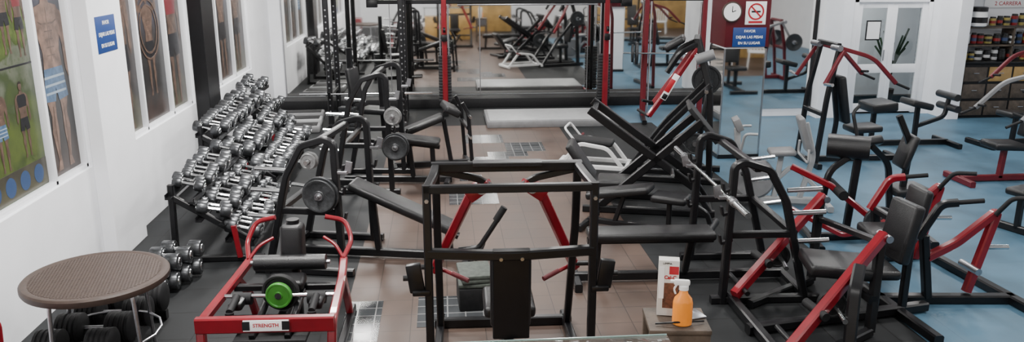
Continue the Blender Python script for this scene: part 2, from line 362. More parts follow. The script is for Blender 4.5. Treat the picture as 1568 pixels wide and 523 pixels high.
JM=[mat('jar_%d'%i,c,.3) for i,c in enumerate([(.5,.5,.5),(.015,.015,.015),(.2,.015,.015),(.3,.24,.07),(.03,.05,.12),(.02,.02,.02)])]
s=B('supplement_jars')
for z in (1.04,1.335,1.655):
    x=-.4 if z>1.6 else -.85
    while x<.9:
        r=random.uniform(.05,.075); h=random.uniform(.14,.22); mm=random.choice(JM)
        s.lathe((x,.03,z),(0,0,1),[(r*.9,0),(r,.01),(r,h*.78),(r*.8,h*.84)],mm,18); s.lathe((x,.03,z+h*.8),(0,0,1),[(r*.85,0),(r*.85,h*.18),(r*.7,h*.2)],JM[1],18)
        s.lathe((x,.03,z+h*.25),(0,0,1),[(r*1.01,0),(r*1.01,h*.3)],random.choice(JM),18)
        x+=2*r+.02
s.done((10.3,14.05,0))
s=B('protein_tub'); s.lathe((0,0,0),(0,0,1),[(.12,0),(.15,.02),(.15,.24),(.13,.27)],WHT); s.lathe((0,0,.27),(0,0,1),[(.14,0),(.14,.07),(.12,.08)],BLK); s.lathe((0,0,.07),(0,0,1),[(.152,0),(.152,.1)],BLK); s.done((9.6,14.05,1.64))
wsign((10.35,14.37,2.08),0,.9,.26,['GANADORES','2 CARRERA'],SWHT,SRED,.1,'wall_banner')

for x in (-1.6,1.4,4.6,8.2):
    for y in (1.5,5.6,9.4,13.2):
        l=B('ceiling_light'); l.box((0,0,0),(.3,1.3,.06),TRIMW,bev=.01)
        for sx in (-.07,.07): l.rod((sx,-.6,-.045),(sx,.6,-.045),.018,LAMP)
        o=l.done((x,y,ZC-.04))
        ld=bpy.data.lights.new('tube_light','AREA'); ld.shape='RECTANGLE'; ld.size=.3; ld.size_y=1.25; ld.energy=(225 if x<0 else 78)*(.7 if y<2 else 1)
        ld.color=(1,.98,.95)
        lo=bpy.data.objects.new('tube_light',ld); COL.objects.link(lo); lo.parent=o; lo.location=(0,0,-.09)

# ------------------------------------------------------------ dumbbells
def dumb(b,c,ax,R,L,cap=CHR,body=DBI,n=18):
    c=V(c); a=V(ax).normalized(); h=.06
    b.rod(c-a*h,c+a*h,.017,CHR,8)
    for sg in (1,-1):
        b.lathe(c+a*sg*h,a*sg,[(R*.55,0),(R*.95,.006),(R,.014),(R,L-.014),(R*.94,L-.004),(R*.6,L)],body,n)
        b.lathe(c+a*sg*(h+L-.003),a*sg,[(R*.55,0),(R*.5,.01),(R*.1,.012)],cap,n)
        b.lathe(c+a*sg*(h-.004),a*sg,[(R*.7,0),(R*.75,.004),(R*.7,.012)],cap,n)
def rack(loc,length,tiers,name='dumbbell_rack',rot=0):
    b=B(name)
    for y in (.1,length-.1):
        b.sq([(tiers[0][0]-.12,y,0),(tiers[0][0]-.1,y,tiers[0][1]+.02)],.06,BLK)
        b.beam((tiers[0][0]-.15,y,.03),(tiers[-1][0]+.2,y,.03),.07,.06,BLK)
        b.beam((tiers[0][0]-.1,y,tiers[0][1]-.1),(tiers[-1][0]+.1,y,tiers[-1][1]-.12),.05,.06,BLK)
        b.beam((tiers[-1][0]+.05,y,.03),(tiers[-1][0]+.05,y,tiers[-1][1]-.12),.05,.06,BLK)
    b.beam((tiers[-1][0]-.02,.06,.05),(tiers[-1][0]-.06,.06,tiers[-1][1]+.05),.05,.04,RED)
    for x,z in tiers:
        for dx,dz in ((-.1,.0),(.1,-.045)):
            b.beam((x+dx,0,z+dz-.09),(x+dx,length,z+dz-.09),.05,.02,BLK)
            b.beam((x+dx+(.03 if dx>0 else -.03),0,z+dz-.075),(x+dx+(.03 if dx>0 else -.03),length,z+dz-.075),.008,.05,BLK)
    return b.done(loc,rot)
def load(loc,length,tiers,r0,r1,rot=0):
    b=B('dumbbell_set')
    for k,(x,z) in enumerate(tiers):
        y=.06
        while y<length-.12:
            t=y/length; R=(r0+(r1-r0)*((t+k*.4)%1.0))*random.uniform(.93,1.07)
            if random.random()>.05:
                dumb(b,(x+random.uniform(-.03,.03),y+R,z-.095+R+.02),(1,random.uniform(-.14,.14),-.22),R,R*1.25+.015)
            y+=2*R+random.uniform(.012,.03)
    b.done(loc,rot)
T=[(-2.5,.76),(-2.24,.53),(-1.98,.32)]
rack((0,7.6,0),1.8,T); load((0,7.6,0),1.8,T,.06,.078)
T2=[(-2.75,.93),(-2.45,.66),(-2.13,.42)]
rack((0,9.55,0),2.4,T2); load((0,9.55,0),2.4,T2,.065,.1)
b=B('dumbbell_set')
for i in range(4):
    dumb(b,(-2.6+.05*i,6.9+.17*i-.1,.1),(1,.05,0),.08,.12)
    dumb(b,(-2.6+.05*i,6.9+.17*i-.02,.25),(1,-.04,0),.08,.12)
    if i<3: dumb(b,(-3.04+.05*i,6.98+.18*i,.1),(1,.1,0),.07,.1)
b.done()
def heavy(b,c):
    c=V(c)
    b.rod(c-V((.1,0,0)),c+V((.1,0,0)),.018,STE)
    for sg in (1,-1):
        pr=[(.05,0)]
        for k in range(5): pr+= [(.108,.01+k*.035),(.115,.016+k*.035),(.115,.034+k*.035),(.108,.04+k*.035)]
        b.lathe(c+V((sg*.08,0,0)),(sg,0,0),pr+[(.06,.19)],RUB,24)
for i,y in enumerate((5.45,5.72,5.99,6.26)):
    b=B('heavy_dumbbell'); heavy(b,(0,0,0)); b.done((-2.6+.03*i,y,.255))
b=B('low_dumbbell_stand')
for x in (-2.76,-2.4): b.beam((x,5.3,.11),(x,6.45,.11),.06,.06,BLK)
for y in (5.35,6.4):
    b.beam((-2.85,y,.04),(-2.3,y,.04),.06,.08,BLK)
b.done()

# ------------------------------------------------------------ round table
t=B('round_table'); R=.465
t.lathe((0,0,.72),(0,0,1),[(R-.02,-.03),(R+.004,-.03),(R+.012,-.015),(R+.012,.012),(R,.024),(R-.03,.026),(R-.04,.02),(.01,.02)],WICK,64)
for i in range(-20,21):
    y=i*.021; L=math.sqrt(max(0,(R-.045)**2-y*y))
    if L>.03: t.beam((-L,y,.7405),(L,y,.7405),.013,.004,WICK); t.beam((y,-L,.7405),(y,L,.7405),.01,.003,WICK)
for a in (45,135,225,315):
    ca,sa=math.cos(math.radians(a)),math.sin(math.radians(a))
    t.tube([(.2*ca,.2*sa,.69),(.36*ca,.36*sa,.68),(.4*ca,.4*sa,.0)],.014,STE)
t.tube([(.38*math.cos(k*math.pi/8),.38*math.sin(k*math.pi/8),.3) for k in range(16)],.009,STE,0,8,True)
t.done((-2.44,5.54,0),12)

# ------------------------------------------------------------ central machine
m=B('plate_loaded_press_machine'); w=.055; H=1.46
for sg in (1,-1):
    m.sq([(sg*.55,0,0),(sg*.55,0,H)],w,BLK)
    m.sq([(sg*.55,-.02,H-.03),(sg*.51,.2,H),(sg*.5,.46,H)],w,BLK,.06)
    m.sq([(sg*.5,.44,H),(sg*.5,.5,1.0),(sg*.5,.85,.05)],w,BLK,.1)
    m.beam((sg*.53,-.05,.04),(sg*.5,1.05,.04),.06,.08,BLK)
    m.box((sg*.64,.0,.82),(.1,.05,.2),BLK,rot=(0,sg*8,0)); m.box((sg*.6,0,.72),(.12,.08,.04),BLK); m.rod((sg*.6,.0,.82),(sg*.72,-.0,.82),.02,BLK)
    m.sq([(sg*.12,.5,1.32),(sg*.24,.55,1.26),(sg*.54,.72,.58)],.065,RED,.05)
    m.rod((sg*.18,.44,1.29),(sg*.18,.64,1.29),.035,IRONG); m.box((sg*.22,.53,1.26),(.14,.1,.1),RED,rot=(0,sg*35,0))
    m.rod((sg*.56,.74,.62),(sg*.3,.58,.56),.016,RED); m.rod((sg*.4,.64,.587),(sg*.28,.567,.555),.019,DRED)
    m.rod((sg*.53,.7,.62),(sg*.66,.7,.62),.02,BLK)
    m.rod((sg*.55,-.03,H-.1),(sg*.55,-.045,H-.1),.014,STE,6)
    m.sq([(sg*.5,.45,H-.02),(sg*.2,.5,H-.1),(sg*.12,.52,1.3)],.05,BLK,.06)
m.beam((-.57,0,H-.03),(.57,0,H-.03),w,w,BLK); m.beam((-.53,.45,H),(.53,.45,H),.06,.07,BLK)
m.beam((-.24,.42,H+.03),(.24,.42,H+.03),.1,.03,VIN)
m.sq([(-.55,0,.99),(-.28,-.01,.98),(0,-.02,.97),(.28,-.01,.98),(.55,0,.99)],.065,BLK,.1,up=(0,1,0))
m.sweep([(0,-.02,1.01),(0,-.01,.92),(0,.02,.36)],rrect(.25,.05),BLK,.05,up=(0,1,0))
m.pad((0,.07,.42),(0,.05,.99),.28,.08,VIN,up=(0,1,0))
m.pad((0,.1,.5),(0,.5,.5),.36,.09,VIN)
for x in (-.07,.07): m.rod((x,-.04,.955),(x,-.06,.955),.013,STE,6)
m.beam((0,.0,.04),(0,1.0,.04),.06,.08,BLK); m.beam((-.5,.02,.3),(.5,.02,.3),.05,.05,BLK); m.beam((0,.3,.04),(0,.3,.47),.07,.07,BLK)
m.sq([(-.25,-.02,.12),(0,-.04,.36),(.25,-.02,.12)],.05,BLK,.05,up=(0,1,0))
m.beam((-.55,.95,.04),(.55,.95,.04),.06,.08,BLK)
m.done((.43,5.08,0),-1)

b=B('foam_step_block'); b.box((0,0,.1),(.3,.36,.2),BLK2,bev=.015)
for z in (.22,.26,.295): b.box((random.uniform(-.01,.01),0,z),(.28,.35,.036),FOAM,rot=(0,0,random.uniform(-3,3)),bev=.01)
b.done((.24,6.5,0),3)

# ------------------------------------------------------------ olympic benches
def olybench(name,loc,rot,pad,width=.5,h=1.35,barbell=False,plates=(),pegs=True,seat=None,lever=False,barplates=0):
    b=B(name)
    for sg in (1,-1):
        y=sg*width
        b.sq([(.25,y,.0),(.22,y,h-.04),(.14,y,h),(-.08,y,h-.07),(-.24,y,h-.35),(-.48,y,0)],.06,BLK,.035,up=(0,1,0),h=.075)
        b.beam((-.6,y,.035),(.35,y,.035),.07,.07,BLK)
        b.beam((-.34,y,.62),(.22,y,.62),.05,.06,BLK)
        for k,z in enumerate((.55,.8,1.0)):
            if pegs: b.rod((-.34+.05*k,y,z),(-.62+.05*k,y+sg*.03,z+.02),.021,CHR)
            if z+.1<h: b.beam((.2,y,z+.03),(.3,y,z),.05,.03,BLK); b.beam((.295,y,z),(.31,y,z+.07),.05,.02,BLK)
        b.beam((.2,y,h-.3),(.34,y,h-.3),.06,.03,STE); b.beam((.34,y,h-.3),(.36,y,h-.2),.06,.02,STE)
    for z,x in ((.06,-.47),(.62,-.33),(h-.06,.02)): b.beam((x,-width,z),(x,width,z),.06,.06,BLK)
    p1,p2=V(pad[0]),V(pad[1])
    b.beam((-.45,0,.06),(p2.x+.15,0,.06),.06,.08,BLK)
    b.beam((p2.x+.1,-.25,.04),(p2.x+.1,.25,.04),.07,.08,BLK)
    b.beam((p2.x-.08,0,.06),(p2.x-.1,0,p2.z-.04),.06,.06,BLK); b.beam((p1.x+.25,0,.06),(p1.x+.2,0,p1.z-.08),.06,.06,BLK)
    b.beam(p1-V((0,0,.06)),p2-V((0,0,.06)),.08,.05,BLK); b.pad(p1,p2,.28,.08,VIN)
    if lever:
        b.tube([(p2.x+.0,0,.12),(p2.x+.2,0,.15),(p2.x+.42,.05,.5)],.025,BLK,.05); b.rod((p2.x+.36,.04,.42),(p2.x+.44,.06,.55),.035,RUB)
        b.rod((p2.x+.2,-.2,.12),(p2.x+.2,.2,.12),.03,RUB)
    for (x,y,z,R,mm) in plates:
        sg=1 if y>0 else -1
        b.rod((x,y-sg*.1,z),(x,y+sg*.14,z),.02,CHR); b.plate((x,y+sg*.03,z),(0,1,0),R,.035,mm,STE); b.plate((x,y+sg*.07,z),(0,1,0),R*.9,.03,mm,STE)
    o=b.done(loc,rot)
    if barbell:
        c=B('barbell'); z=h-.27; X=.29; c.rod((X,-1.05,z),(X,1.05,z),.0145,CHR)
        for sg in (1,-1):
            c.rod((X,sg*.72,z),(X,sg*1.12,z),.026,CHR); c.rod((X,sg*.7,z),(X,sg*.72,z),.037,CHR); c.rod((X,sg*.76,z),(X,sg*.8,z),.035,STE)
        c.done(loc,rot)
    return o
olybench('incline_press_bench',(-1.1,7.75,0),-12,[(.2,0,.76),(1.25,0,.32)],plates=[(.1,-.54,.8,.17,IRON),(.02,-.54,1.12,.08,IRONG)],lever=True,h=1.3)
olybench('incline_press_bench',(-.85,10.4,0),-6,[(.2,0,.62),(.8,0,.55)],plates=[(.32,-.54,.62,.17,IRON),(.3,-.54,1.0,.11,IRONG)],h=1.5,lever=False)
olybench('flat_press_bench',(2.62,6.82,0),178,[(.2,0,.46),(1.35,0,.46)],h=1.25,barbell=True,width=.52)

b=B('preacher_curl_bench')
b.pad((-.6,0,.5),(-.0,0,.72),.26,.09,VIN); b.beam((-.7,0,.05),(.35,0,.05),.06,.08,BLK); b.beam((-.7,-.25,.04),(-.7,.25,.04),.06,.08,BLK); b.beam((.35,-.35,.04),(.35,.35,.04),.06,.08,BLK)
b.beam((-.5,0,.05),(-.5,0,.48),.06,.06,BLK); b.beam((.1,0,.05),(.0,0,.68),.06,.06,BLK)
for sg in (1,-1):
    b.sq([(.35,sg*.3,.04),(.3,sg*.3,.8),(.22,sg*.3,.95)],.05,BLK,.05)
    b.rod((.3,sg*.3,.78),(.3,sg*.5,.78),.02,CHR)
b.pad((.1,-.28,.82),(.1,.28,.82),.22,.1,VIN,up=(.5,0,1)); b.beam((.3,-.3,.6),(.3,.3,.6),.05,.05,BLK)
b.rod((.3,-.5,.5),(.3,-.25,.5),.018,CHR)
b.done((.0,11.2,0),8)

# ------------------------------------------------------------ red calf machine front left
m=B('seated_calf_machine')
for sg in (1,-1):
    m.sq([(sg*.42,-.1,.0),(sg*.44,-.02,.5),(sg*.4,.7,.52),(sg*.37,1.0,.55)],.06,RED,.08)
    m.sq([(sg*.4,.72,.52),(sg*.38,.95,.3),(sg*.38,1.1,.04)],.055,RED,.06)
    m.tube([(sg*.37,.98,.57),(sg*.42,1.15,.66),(sg*.36,1.24,.8),(sg*.2,1.22,.84)],.02,RED,.06)
    m.tube([(sg*.37,.98,.57),(sg*.3,1.06,.66),(sg*.2,1.12,.7)],.014,RED,.05)
    m.beam((sg*.4,-.15,.03),(sg*.38,1.25,.03),.06,.06,BLK)
    m.rod((sg*.2,.38,.5),(sg*.33,.38,.5),.045,RUB)
m.beam((-.46,-.05,.5),(.46,-.05,.5),.11,.06,RED,up=(0,1,0)); m.beam((-.42,-.08,.12),(.42,-.08,.12),.06,.06,RED)
m.box((.02,-.118,.52),(.3,.006,.075),SWHT,bev=.001,rot=(-8,0,0)); m.box((-.11,-.1205,.52),(.05,.004,.06),BLK,bev=0,rot=(-8,0,0)); m.box((.15,-.1205,.52),(.05,.004,.06),BLK,bev=0,rot=(-8,0,0))
m.beam((-.42,.1,.42),(.42,.1,.42),.05,.05,RED); m.beam((-.4,.66,.47),(.4,.66,.47),.05,.05,BLK)
m.rod((-.4,.38,.52),(.4,.38,.52),.016,CHR)
m.plate((.0,.36,.53),(.1,1,0),.095,.04,GRN,IRON); m.plate((.0,.42,.53),(.1,1,0),.135,.05,RUB)
for sg in (1,-1):
    m.beam((sg*.12,.02,.36),(sg*.12,.6,.46),.04,.05,BLK); m.box((sg*.28,.3,.5),(.1,.16,.06),BLK,bev=.02)
m.beam((-.35,.25,.4),(.35,.25,.4),.05,.05,BLK)
m.beam((0,.1,.3),(0,.95,.38),.07,.07,BLK); m.beam((0,.95,.05),(0,.95,.8),.07,.07,BLK)
m.pad((0,.9,.58),(0,.93,.88),.17,.17,VIN,up=(0,1,0)); m.rod((0,.95,.88),(0,.95,.91),.05,BLK)
m.rod((-.27,.78,.62),(.27,.78,.62),.06,VIN,20); m.rod((-.3,.78,.62),(.3,.78,.62),.015,STE)
m.pad((0,.52,.52),(0,.7,.54),.28,.08,VIN)
m.box((0,.12,.34),(.5,.25,.03),BLK2)
for k in (-.28,.28):
    m.rod((k,.1,.4),(k,.1,.52),.03,RUB); m.rod((k,.1,.52),(k,.3,.55),.025,RUB)
o=m.done((-1.22,5.2,0),-2)
text(o,'STRENGTH',(.02,-.1225,.522),(82,0,0),.034,SRED,'label_text',.001)

b=B('tubular_chair')
b.tube([(-.2,-.2,0),(-.2,-.2,.45),(-.2,.2,.45),(-.2,.2,0)],.014,RED); b.tube([(.2,-.2,0),(.2,-.2,.45),(.2,.2,.45),(.2,.2,0)],.014,RED)
b.tube([(-.2,-.2,.4),(-.22,-.26,.85),(.22,-.26,.85),(.2,-.2,.4)],.014,RED); b.pad((0,-.2,.47),(0,.2,.47),.4,.06,RED); b.pad((-.18,-.25,.72),(.18,-.25,.72),.2,.04,RED,up=(0,1,0))
b.done((-2.93,4.72,0),30)

# ------------------------------------------------------------ stool, carton, spray bottle
b=B('wooden_stool_box')
b.box((0,0,.79),(.36,.32,.03),DWOOD,bev=.006)
for x in (-.16,.16):
    for y in (-.13,.13): b.box((x,y,.39),(.035,.035,.78),DWOOD,bev=.004)
for z in (.25,.55):
    for y in (-.13,.13): b.box((0,y,z),(.32,.02,.06),DWOOD,bev=.004)
    for x in (-.16,.16): b.box((x,0,z),(.02,.26,.06),DWOOD,bev=.004)
b.box((0,.14,.68),(.34,.01,.2),STE,bev=0); b.box((.0,-.145,.68),(.34,.01,.2),DWOOD,bev=0)
b.tube([(-.14,-.1,.82),(0,-.12,.84),(.15,-.06,.82)],.006,BLK,.04,8)
b.box((.1,.05,.812),(.13,.13,.008),STE,rot=(0,0,20),bev=.002)
b.done((1.355,4.36,0),-6)
b=B('product_carton'); b.box((0,0,.165),(.12,.07,.35),PAPER,bev=.002)
b.box((.03,-.036,.28),(.055,.002,.05),SRED,bev=0); b.box((.015,-.036,.12),(.09,.002,.16),mat('print_brown',(.12,.05,.03),.5,0,.6,40),bev=0); b.box((-.04,-.0365,.2),(.03,.002,.2),SWHT,bev=0)
o=b.done((1.315,4.43,.82),-14)
text(o,'Cal-C',(.01,-.0375,.235),(90,0,0),.03,SRED,'label_text',.001); text(o,'LIMPIA',(-.01,-.0375,.322),(90,0,0),.018,BLK,'label_text')
b=B('spray_bottle')
b.lathe((0,0,0),(0,0,1),[(.04,0),(.046,.006),(.047,.02),(.046,.13),(.04,.155),(.022,.18),(.018,.2),(.018,.205)],ORG,28)
b.lathe((0,0,.2),(0,0,1),[(.022,0),(.022,.022),(.016,.026)],SWHT,20)
b.box((-.01,0,.242),(.075,.026,.034),SWHT,bev=.01); b.sweep([(-.045,0,.245),(-.062,0,.245)],circ(.009),SWHT); b.sweep([(-.03,0,.232),(-.045,0,.2),(-.036,0,.175)],rrect(.014,.008),SWHT,.02)
o=b.done((1.365,4.28,.808),-15); o.scale=(1.25,.95,1.08)

b=B('glass_display_counter')
b.box((0,0,.4),(1.6,.55,.8),WOOD,bev=.01); b.box((0,0,1.09),(1.7,.62,.012),GLS,bev=.002)
for x in (-.8,.8):
    for y in (-.25,.25): b.box((x,y,.94),(.02,.02,.29),STE,bev=0)
b.box((0,.305,1.09),(1.7,.006,.016),mat('glass_edge',(.25,.36,.34),.15,0),bev=0)
b.done((.22,3.28,0))

# ------------------------------------------------------------ plate loaded lever machines
def lever(name,loc,rot,arm=RED,frame=BLK,mast=1.6,plates=True):
    b=B(name)
    b.beam((-.7,0,.05),(.65,0,.05),.07,.08,frame); b.beam((-.7,-.45,.04),(-.7,.45,.04),.07,.08,frame); b.beam((.65,-.3,.04),(.65,.3,.04),.07,.08,frame)
    b.beam((.1,0,.05),(.08,0,.44),.07,.07,frame); b.pad((-.12,0,.48),(.32,0,.5),.36,.09,VIN)
    b.sq([(-.35,0,.05),(-.3,0,.6),(-.42,0,1.25)],.06,frame,.08); b.pad((-.2,0,.58),(-.34,0,1.25),.32,.09,VIN,up=(1,0,.2))
    for sg in (1,-1):
        b.sq([(-.7,sg*.3,.05),(-.62,sg*.3,mast*.6),(-.5,sg*.28,mast)],.065,frame,.1,up=(0,1,0))
        b.sq([(-.56,sg*.36,mast-.02),(-.1,sg*.44,mast-.15),(.25,sg*.46,mast-.5)],.055,arm,.12)
        b.rod((.22,sg*.46,mast-.46),(.24,sg*.28,mast-.44),.018,RUB); b.rod((.25,sg*.46,mast-.5),(.45,sg*.46,mast-.58),.018,RUB)
        b.rod((-.56,sg*.2,mast-.03),(-.56,sg*.42,mast-.03),.04,STE)
        b.sq([(-.5,sg*.4,mast-.06),(-.75,sg*.46,mast-.5)],.05,arm); b.rod((-.75,sg*.46,mast-.5),(-.75,sg*.68,mast-.48),.022,CHR)
        if plates: b.plate((-.75,sg*.53,mast-.48),(0,1,0),.2,.04,IRON,STE)
    b.beam((-.52,-.3,mast),(-.52,.3,mast),.06,.06,frame); b.beam((-.65,-.3,.75),(-.65,.3,.75),.06,.06,frame)
    return b.done(loc,rot)
m=B('plate_loaded_row_machine')
m.pad((2.88,5.95,.5),(3.42,5.85,.47),.44,.1,VIN); m.pad((3.38,5.84,.47),(3.56,5.82,.47),.36,.08,VIN)
m.pad((3.62,5.95,.5),(3.72,5.97,.98),.36,.1,VIN,up=(-1,0,.2)); m.sq([(3.76,5.95,.05),(3.76,5.95,.6),(3.82,5.97,.9)],.06,BLK,.06)
m.beam((3.2,5.9,.05),(3.2,5.9,.44),.07,.07,BLK); m.beam((2.35,5.7,.05),(4.0,6.0,.05),.08,.08,BLK); m.beam((3.75,5.4,.04),(3.7,6.5,.04),.08,.08,BLK)
for y0,y1 in ((5.15,5.7),(6.2,6.75)):
    m.beam((2.42,y0,.12),(3.38,y1,.8),.075,.09,RED); m.sq([(2.55,y0-.02,.04),(3.3,y1-.1,.04)],.07,BLK)
    m.sq([(3.3,y1-.1,.04),(3.36,y1,.74)],.07,BLK); m.rod((2.5,y0-.08,.16),(2.5,y0+.35,.16),.022,BLK); m.rod((3.4,y1-.06,.78),(3.4,y1+.1,.78),.03,STE)
    m.rod((2.75,y0+.1,.34),(2.7,y0+.34,.36),.035,RUB); m.plate((2.95,y0+.42,.3),(.2,1,0),.11,.05,RUB)
    m.rod((2.9,y0+.1,.3),(2.98,y0+.5,.3),.02,CHR)
m.beam((3.3,5.6,.3),(3.3,6.65,.3),.07,.07,BLK); m.beam((3.36,5.7,.74),(3.36,6.7,.6),.05,.05,BLK)
m.beam((2.42,5.1,.06),(2.42,6.3,.06),.07,.08,BLK)
m.sq([(2.95,5.25,.04),(3.0,5.35,.5),(3.1,5.5,.62)],.09,BLK,.05)
m.done()
m=B('plate_loaded_chest_press')
m.beam((3.7,6.2,.04),(4.85,6.1,.04),.09,.08,BLK); m.beam((4.85,5.85,.04),(4.75,7.2,.04),.09,.08,BLK); m.beam((3.8,7.1,.04),(4.75,7.2,.04),.09,.08,BLK)
for y in (6.15,6.95):
    m.sq([(4.45,y,.1),(4.62,y,.82),(4.3,y,.55),(4.05,y,.42)],.07,RED,.05,up=(0,1,0))
    m.tube([(4.58,y-.04,.8),(4.66,y-.1,.96),(4.8,y-.22,.98)],.02,RUB,.05); m.rod((4.45,y-.12,.32),(4.45,y+.12,.32),.03,STE)
    m.beam((4.1,y,.06),(4.0,y,.62),.07,.07,BLK); m.sq([(3.95,y,.6),(4.1,y-.02,.9),(4.22,y-.06,.92)],.06,RED if y>6.5 else BLK,.06); m.rod((4.2,y-.06,.92),(4.4,y-.12,.95),.02,RUB)
    m.rod((4.55,y,.5),(4.75,y-.02,.5),.022,CHR)
m.pad((3.72,6.6,.5),(4.12,6.55,.5),.38,.09,VIN); m.beam((3.9,6.6,.04),(3.92,6.6,.46),.07,.07,BLK); m.pad((4.12,6.55,.55),(4.18,6.55,.92),.3,.08,VIN,up=(1,0,0))
m.beam((4.0,6.15,.6),(4.0,6.95,.6),.06,.06,BLK)
m.done()
m=B('seated_leg_curl_machine')
m.rod((-.34,.1,.98),(.04,-.05,.98),.125,VIN,24); m.pad((-.05,.35,.86),(.1,.1,1.04),.4,.1,VIN)
m.sq([(-.1,0,.05),(-.05,0,.92)],.07,BLK); m.sq([(.4,.1,.05),(.3,.1,.8),(.1,.05,.98)],.06,BLK,.1); m.sq([(-.45,-.1,.05),(-.35,-.05,.75),(-.1,.0,.92)],.06,BLK,.1)
m.beam((-.5,-.1,.04),(.7,.1,.04),.08,.08,BLK); m.beam((-.5,-.5,.04),(-.5,.3,.04),.08,.08,BLK); m.beam((.7,-.3,.04),(.7,.5,.04),.08,.08,BLK)
m.sq([(-.75,-.1,.8),(-.35,-.2,.62),(.25,-.3,.15)],.06,RED,.05); m.sq([(-.75,.0,.35),(-.2,-.2,.1),(.35,-.25,.25)],.05,RED,.05)
m.rod((-.3,-.4,.58),(-.3,.05,.6),.05,RUB); m.pad((.35,.1,.5),(.7,.15,.52),.32,.09,VIN); m.tube([(-.05,.1,1.08),(-.1,.15,1.32),(-.02,.2,1.38)],.018,BLK)
m.rod((.1,-.5,.3),(.1,-.15,.3),.02,CHR); m.plate((.1,-.35,.3),(0,1,0),.16,.04,IRON)
m.sq([(.45,.1,.05),(.5,.1,1.0),(.35,.1,1.3)],.06,BLK,.1); m.pad((.42,.12,.75),(.52,.12,1.1),.3,.07,VIN,up=(1,0,0))
m.done((4.3,7.8,0),-8)
m=B('recumbent_exercise_bike')
m.beam((-.5,0,.06),(.6,0,.06),.08,.08,LGR); m.beam((-.5,-.28,.04),(-.5,.28,.04),.07,.07,LGR); m.beam((.6,-.28,.04),(.6,.28,.04),.07,.07,LGR)
m.lathe((-.25,-.07,.32),(0,1,0),[(.05,0),(.22,.0),(.25,.03),(.25,.11),(.22,.14),(.05,.14)],GRY,32)
for sg in (1,-1):
    m.beam((-.25,sg*.1,.32),(-.25+sg*.13,sg*.12,.32-sg*.09),.03,.02,STE); m.box((-.25+sg*.13,sg*.18,.32-sg*.09),(.1,.09,.03),BLK)
    m.tube([(-.45,sg*.04,.5),(-.42,sg*.22,.9),(-.28,sg*.25,.9)],.016,LGR)
m.sq([(-.3,0,.3),(-.45,0,.6),(-.48,0,.92)],.07,LGR,.1); m.box((-.48,0,.97),(.08,.24,.15),GRY,rot=(0,-25,0))
m.sq([(.0,0,.06),(.05,0,.6)],.06,LGR); m.pad((-.1,0,.64),(.2,0,.66),.27,.07,GRY)
m.sq([(.3,0,.1),(.42,0,.6),(.3,0,1.0)],.06,LGR,.1); m.pad((.36,0,.66),(.22,0,1.08),.26,.07,GRY,up=(1,0,0))
m.sq([(-.2,0,.08),(.2,.0,.5),(.6,0,.1)],.05,LGR,.1); m.tube([(.3,-.25,.74),(.3,-.28,.58),(.3,.28,.58),(.3,.25,.74)],.014,LGR)
m.done((3.92,9.05,0),-12)
m=B('leg_press_machine')
for sg in (1,-1):
    y=sg*.3
    m.beam((-.65,y,1.2),(.55,y,.35),.06,.09,BLK); m.beam((-.5,y,.08),(.6,y,1.1),.06,.09,BLK)
    m.beam((-.7,y,.04),(.8,y,.04),.07,.08,BLK); m.sq([(.55,y,.35),(.75,y,.05)],.06,BLK); m.sq([(-.5,y,.08),(-.6,y,.04)],.07,BLK)
    m.rod((.3,y,.55),(.3,y+sg*.3,.55),.022,CHR)
m.plate((.3,.42,.55),(0,1,0),.2,.04,IRON,STE)
m.pad((-.55,0,.3),(-.15,0,.3),.4,.09,VIN); m.pad((-.9,0,.75),(-.6,0,.32),.4,.09,VIN); m.box((.62,0,1.05),(.05,.6,.5),BLK2,rot=(0,-40,0))
for x,z in ((-.6,1.16),(.58,1.08),(-.45,.12),(.75,.04)): m.beam((x,-.3,z),(x,.3,z),.06,.06,BLK)
m.done((2.35,9.1,0),-14)
m=B('glute_bench_machine')
m.beam((-.45,-.22,.08),(.5,-.22,.08),.06,.06,WHT); m.beam((-.45,.22,.08),(.5,.22,.08),.06,.06,WHT); m.beam((-.45,-.3,.06),(-.45,.3,.06),.06,.06,WHT); m.beam((.5,-.3,.06),(.5,.3,.06),.06,.06,WHT)
for sg in (1,-1):
    m.sq([(-.4,sg*.22,.08),(-.15,sg*.22,.4),(.25,sg*.22,.35),(.45,sg*.22,.1)],.05,WHT,.08,up=(0,1,0)); m.rod((-.2,sg*.22,.4),(-.2,sg*.42,.4),.02,DRED)
m.pad((-.3,0,.42),(.3,0,.38),.3,.07,BLK2); m.tube([(-.2,-.2,.42),(-.35,-.2,.6),(-.35,.2,.6),(-.2,.2,.42)],.016,WHT)
m.done((2.05,10.9,0),-20)
m=B('adjustable_bench'); m.pad((-.6,0,.35),(.1,0,.5),.28,.08,VIN); m.pad((.12,0,.42),(.5,0,.42),.28,.08,VIN); m.beam((-.6,0,.06),(.6,0,.06),.06,.06,BLK); m.beam((-.6,-.3,.04),(-.6,.3,.04),.06,.06,BLK); m.beam((.6,-.3,.04),(.6,.3,.04),.06,.06,BLK)
m.beam((-.3,0,.06),(-.2,0,.38),.05,.05,BLK); m.beam((.3,0,.06),(.3,0,.38),.05,.05,BLK); m.sq([(.5,0,.4),(.7,0,.3),(.75,0,.15)],.05,BLK); m.rod((.75,-.2,.16),(.75,.2,.16),.045,VIN)
m.done((2.1,8.2,0),-30)

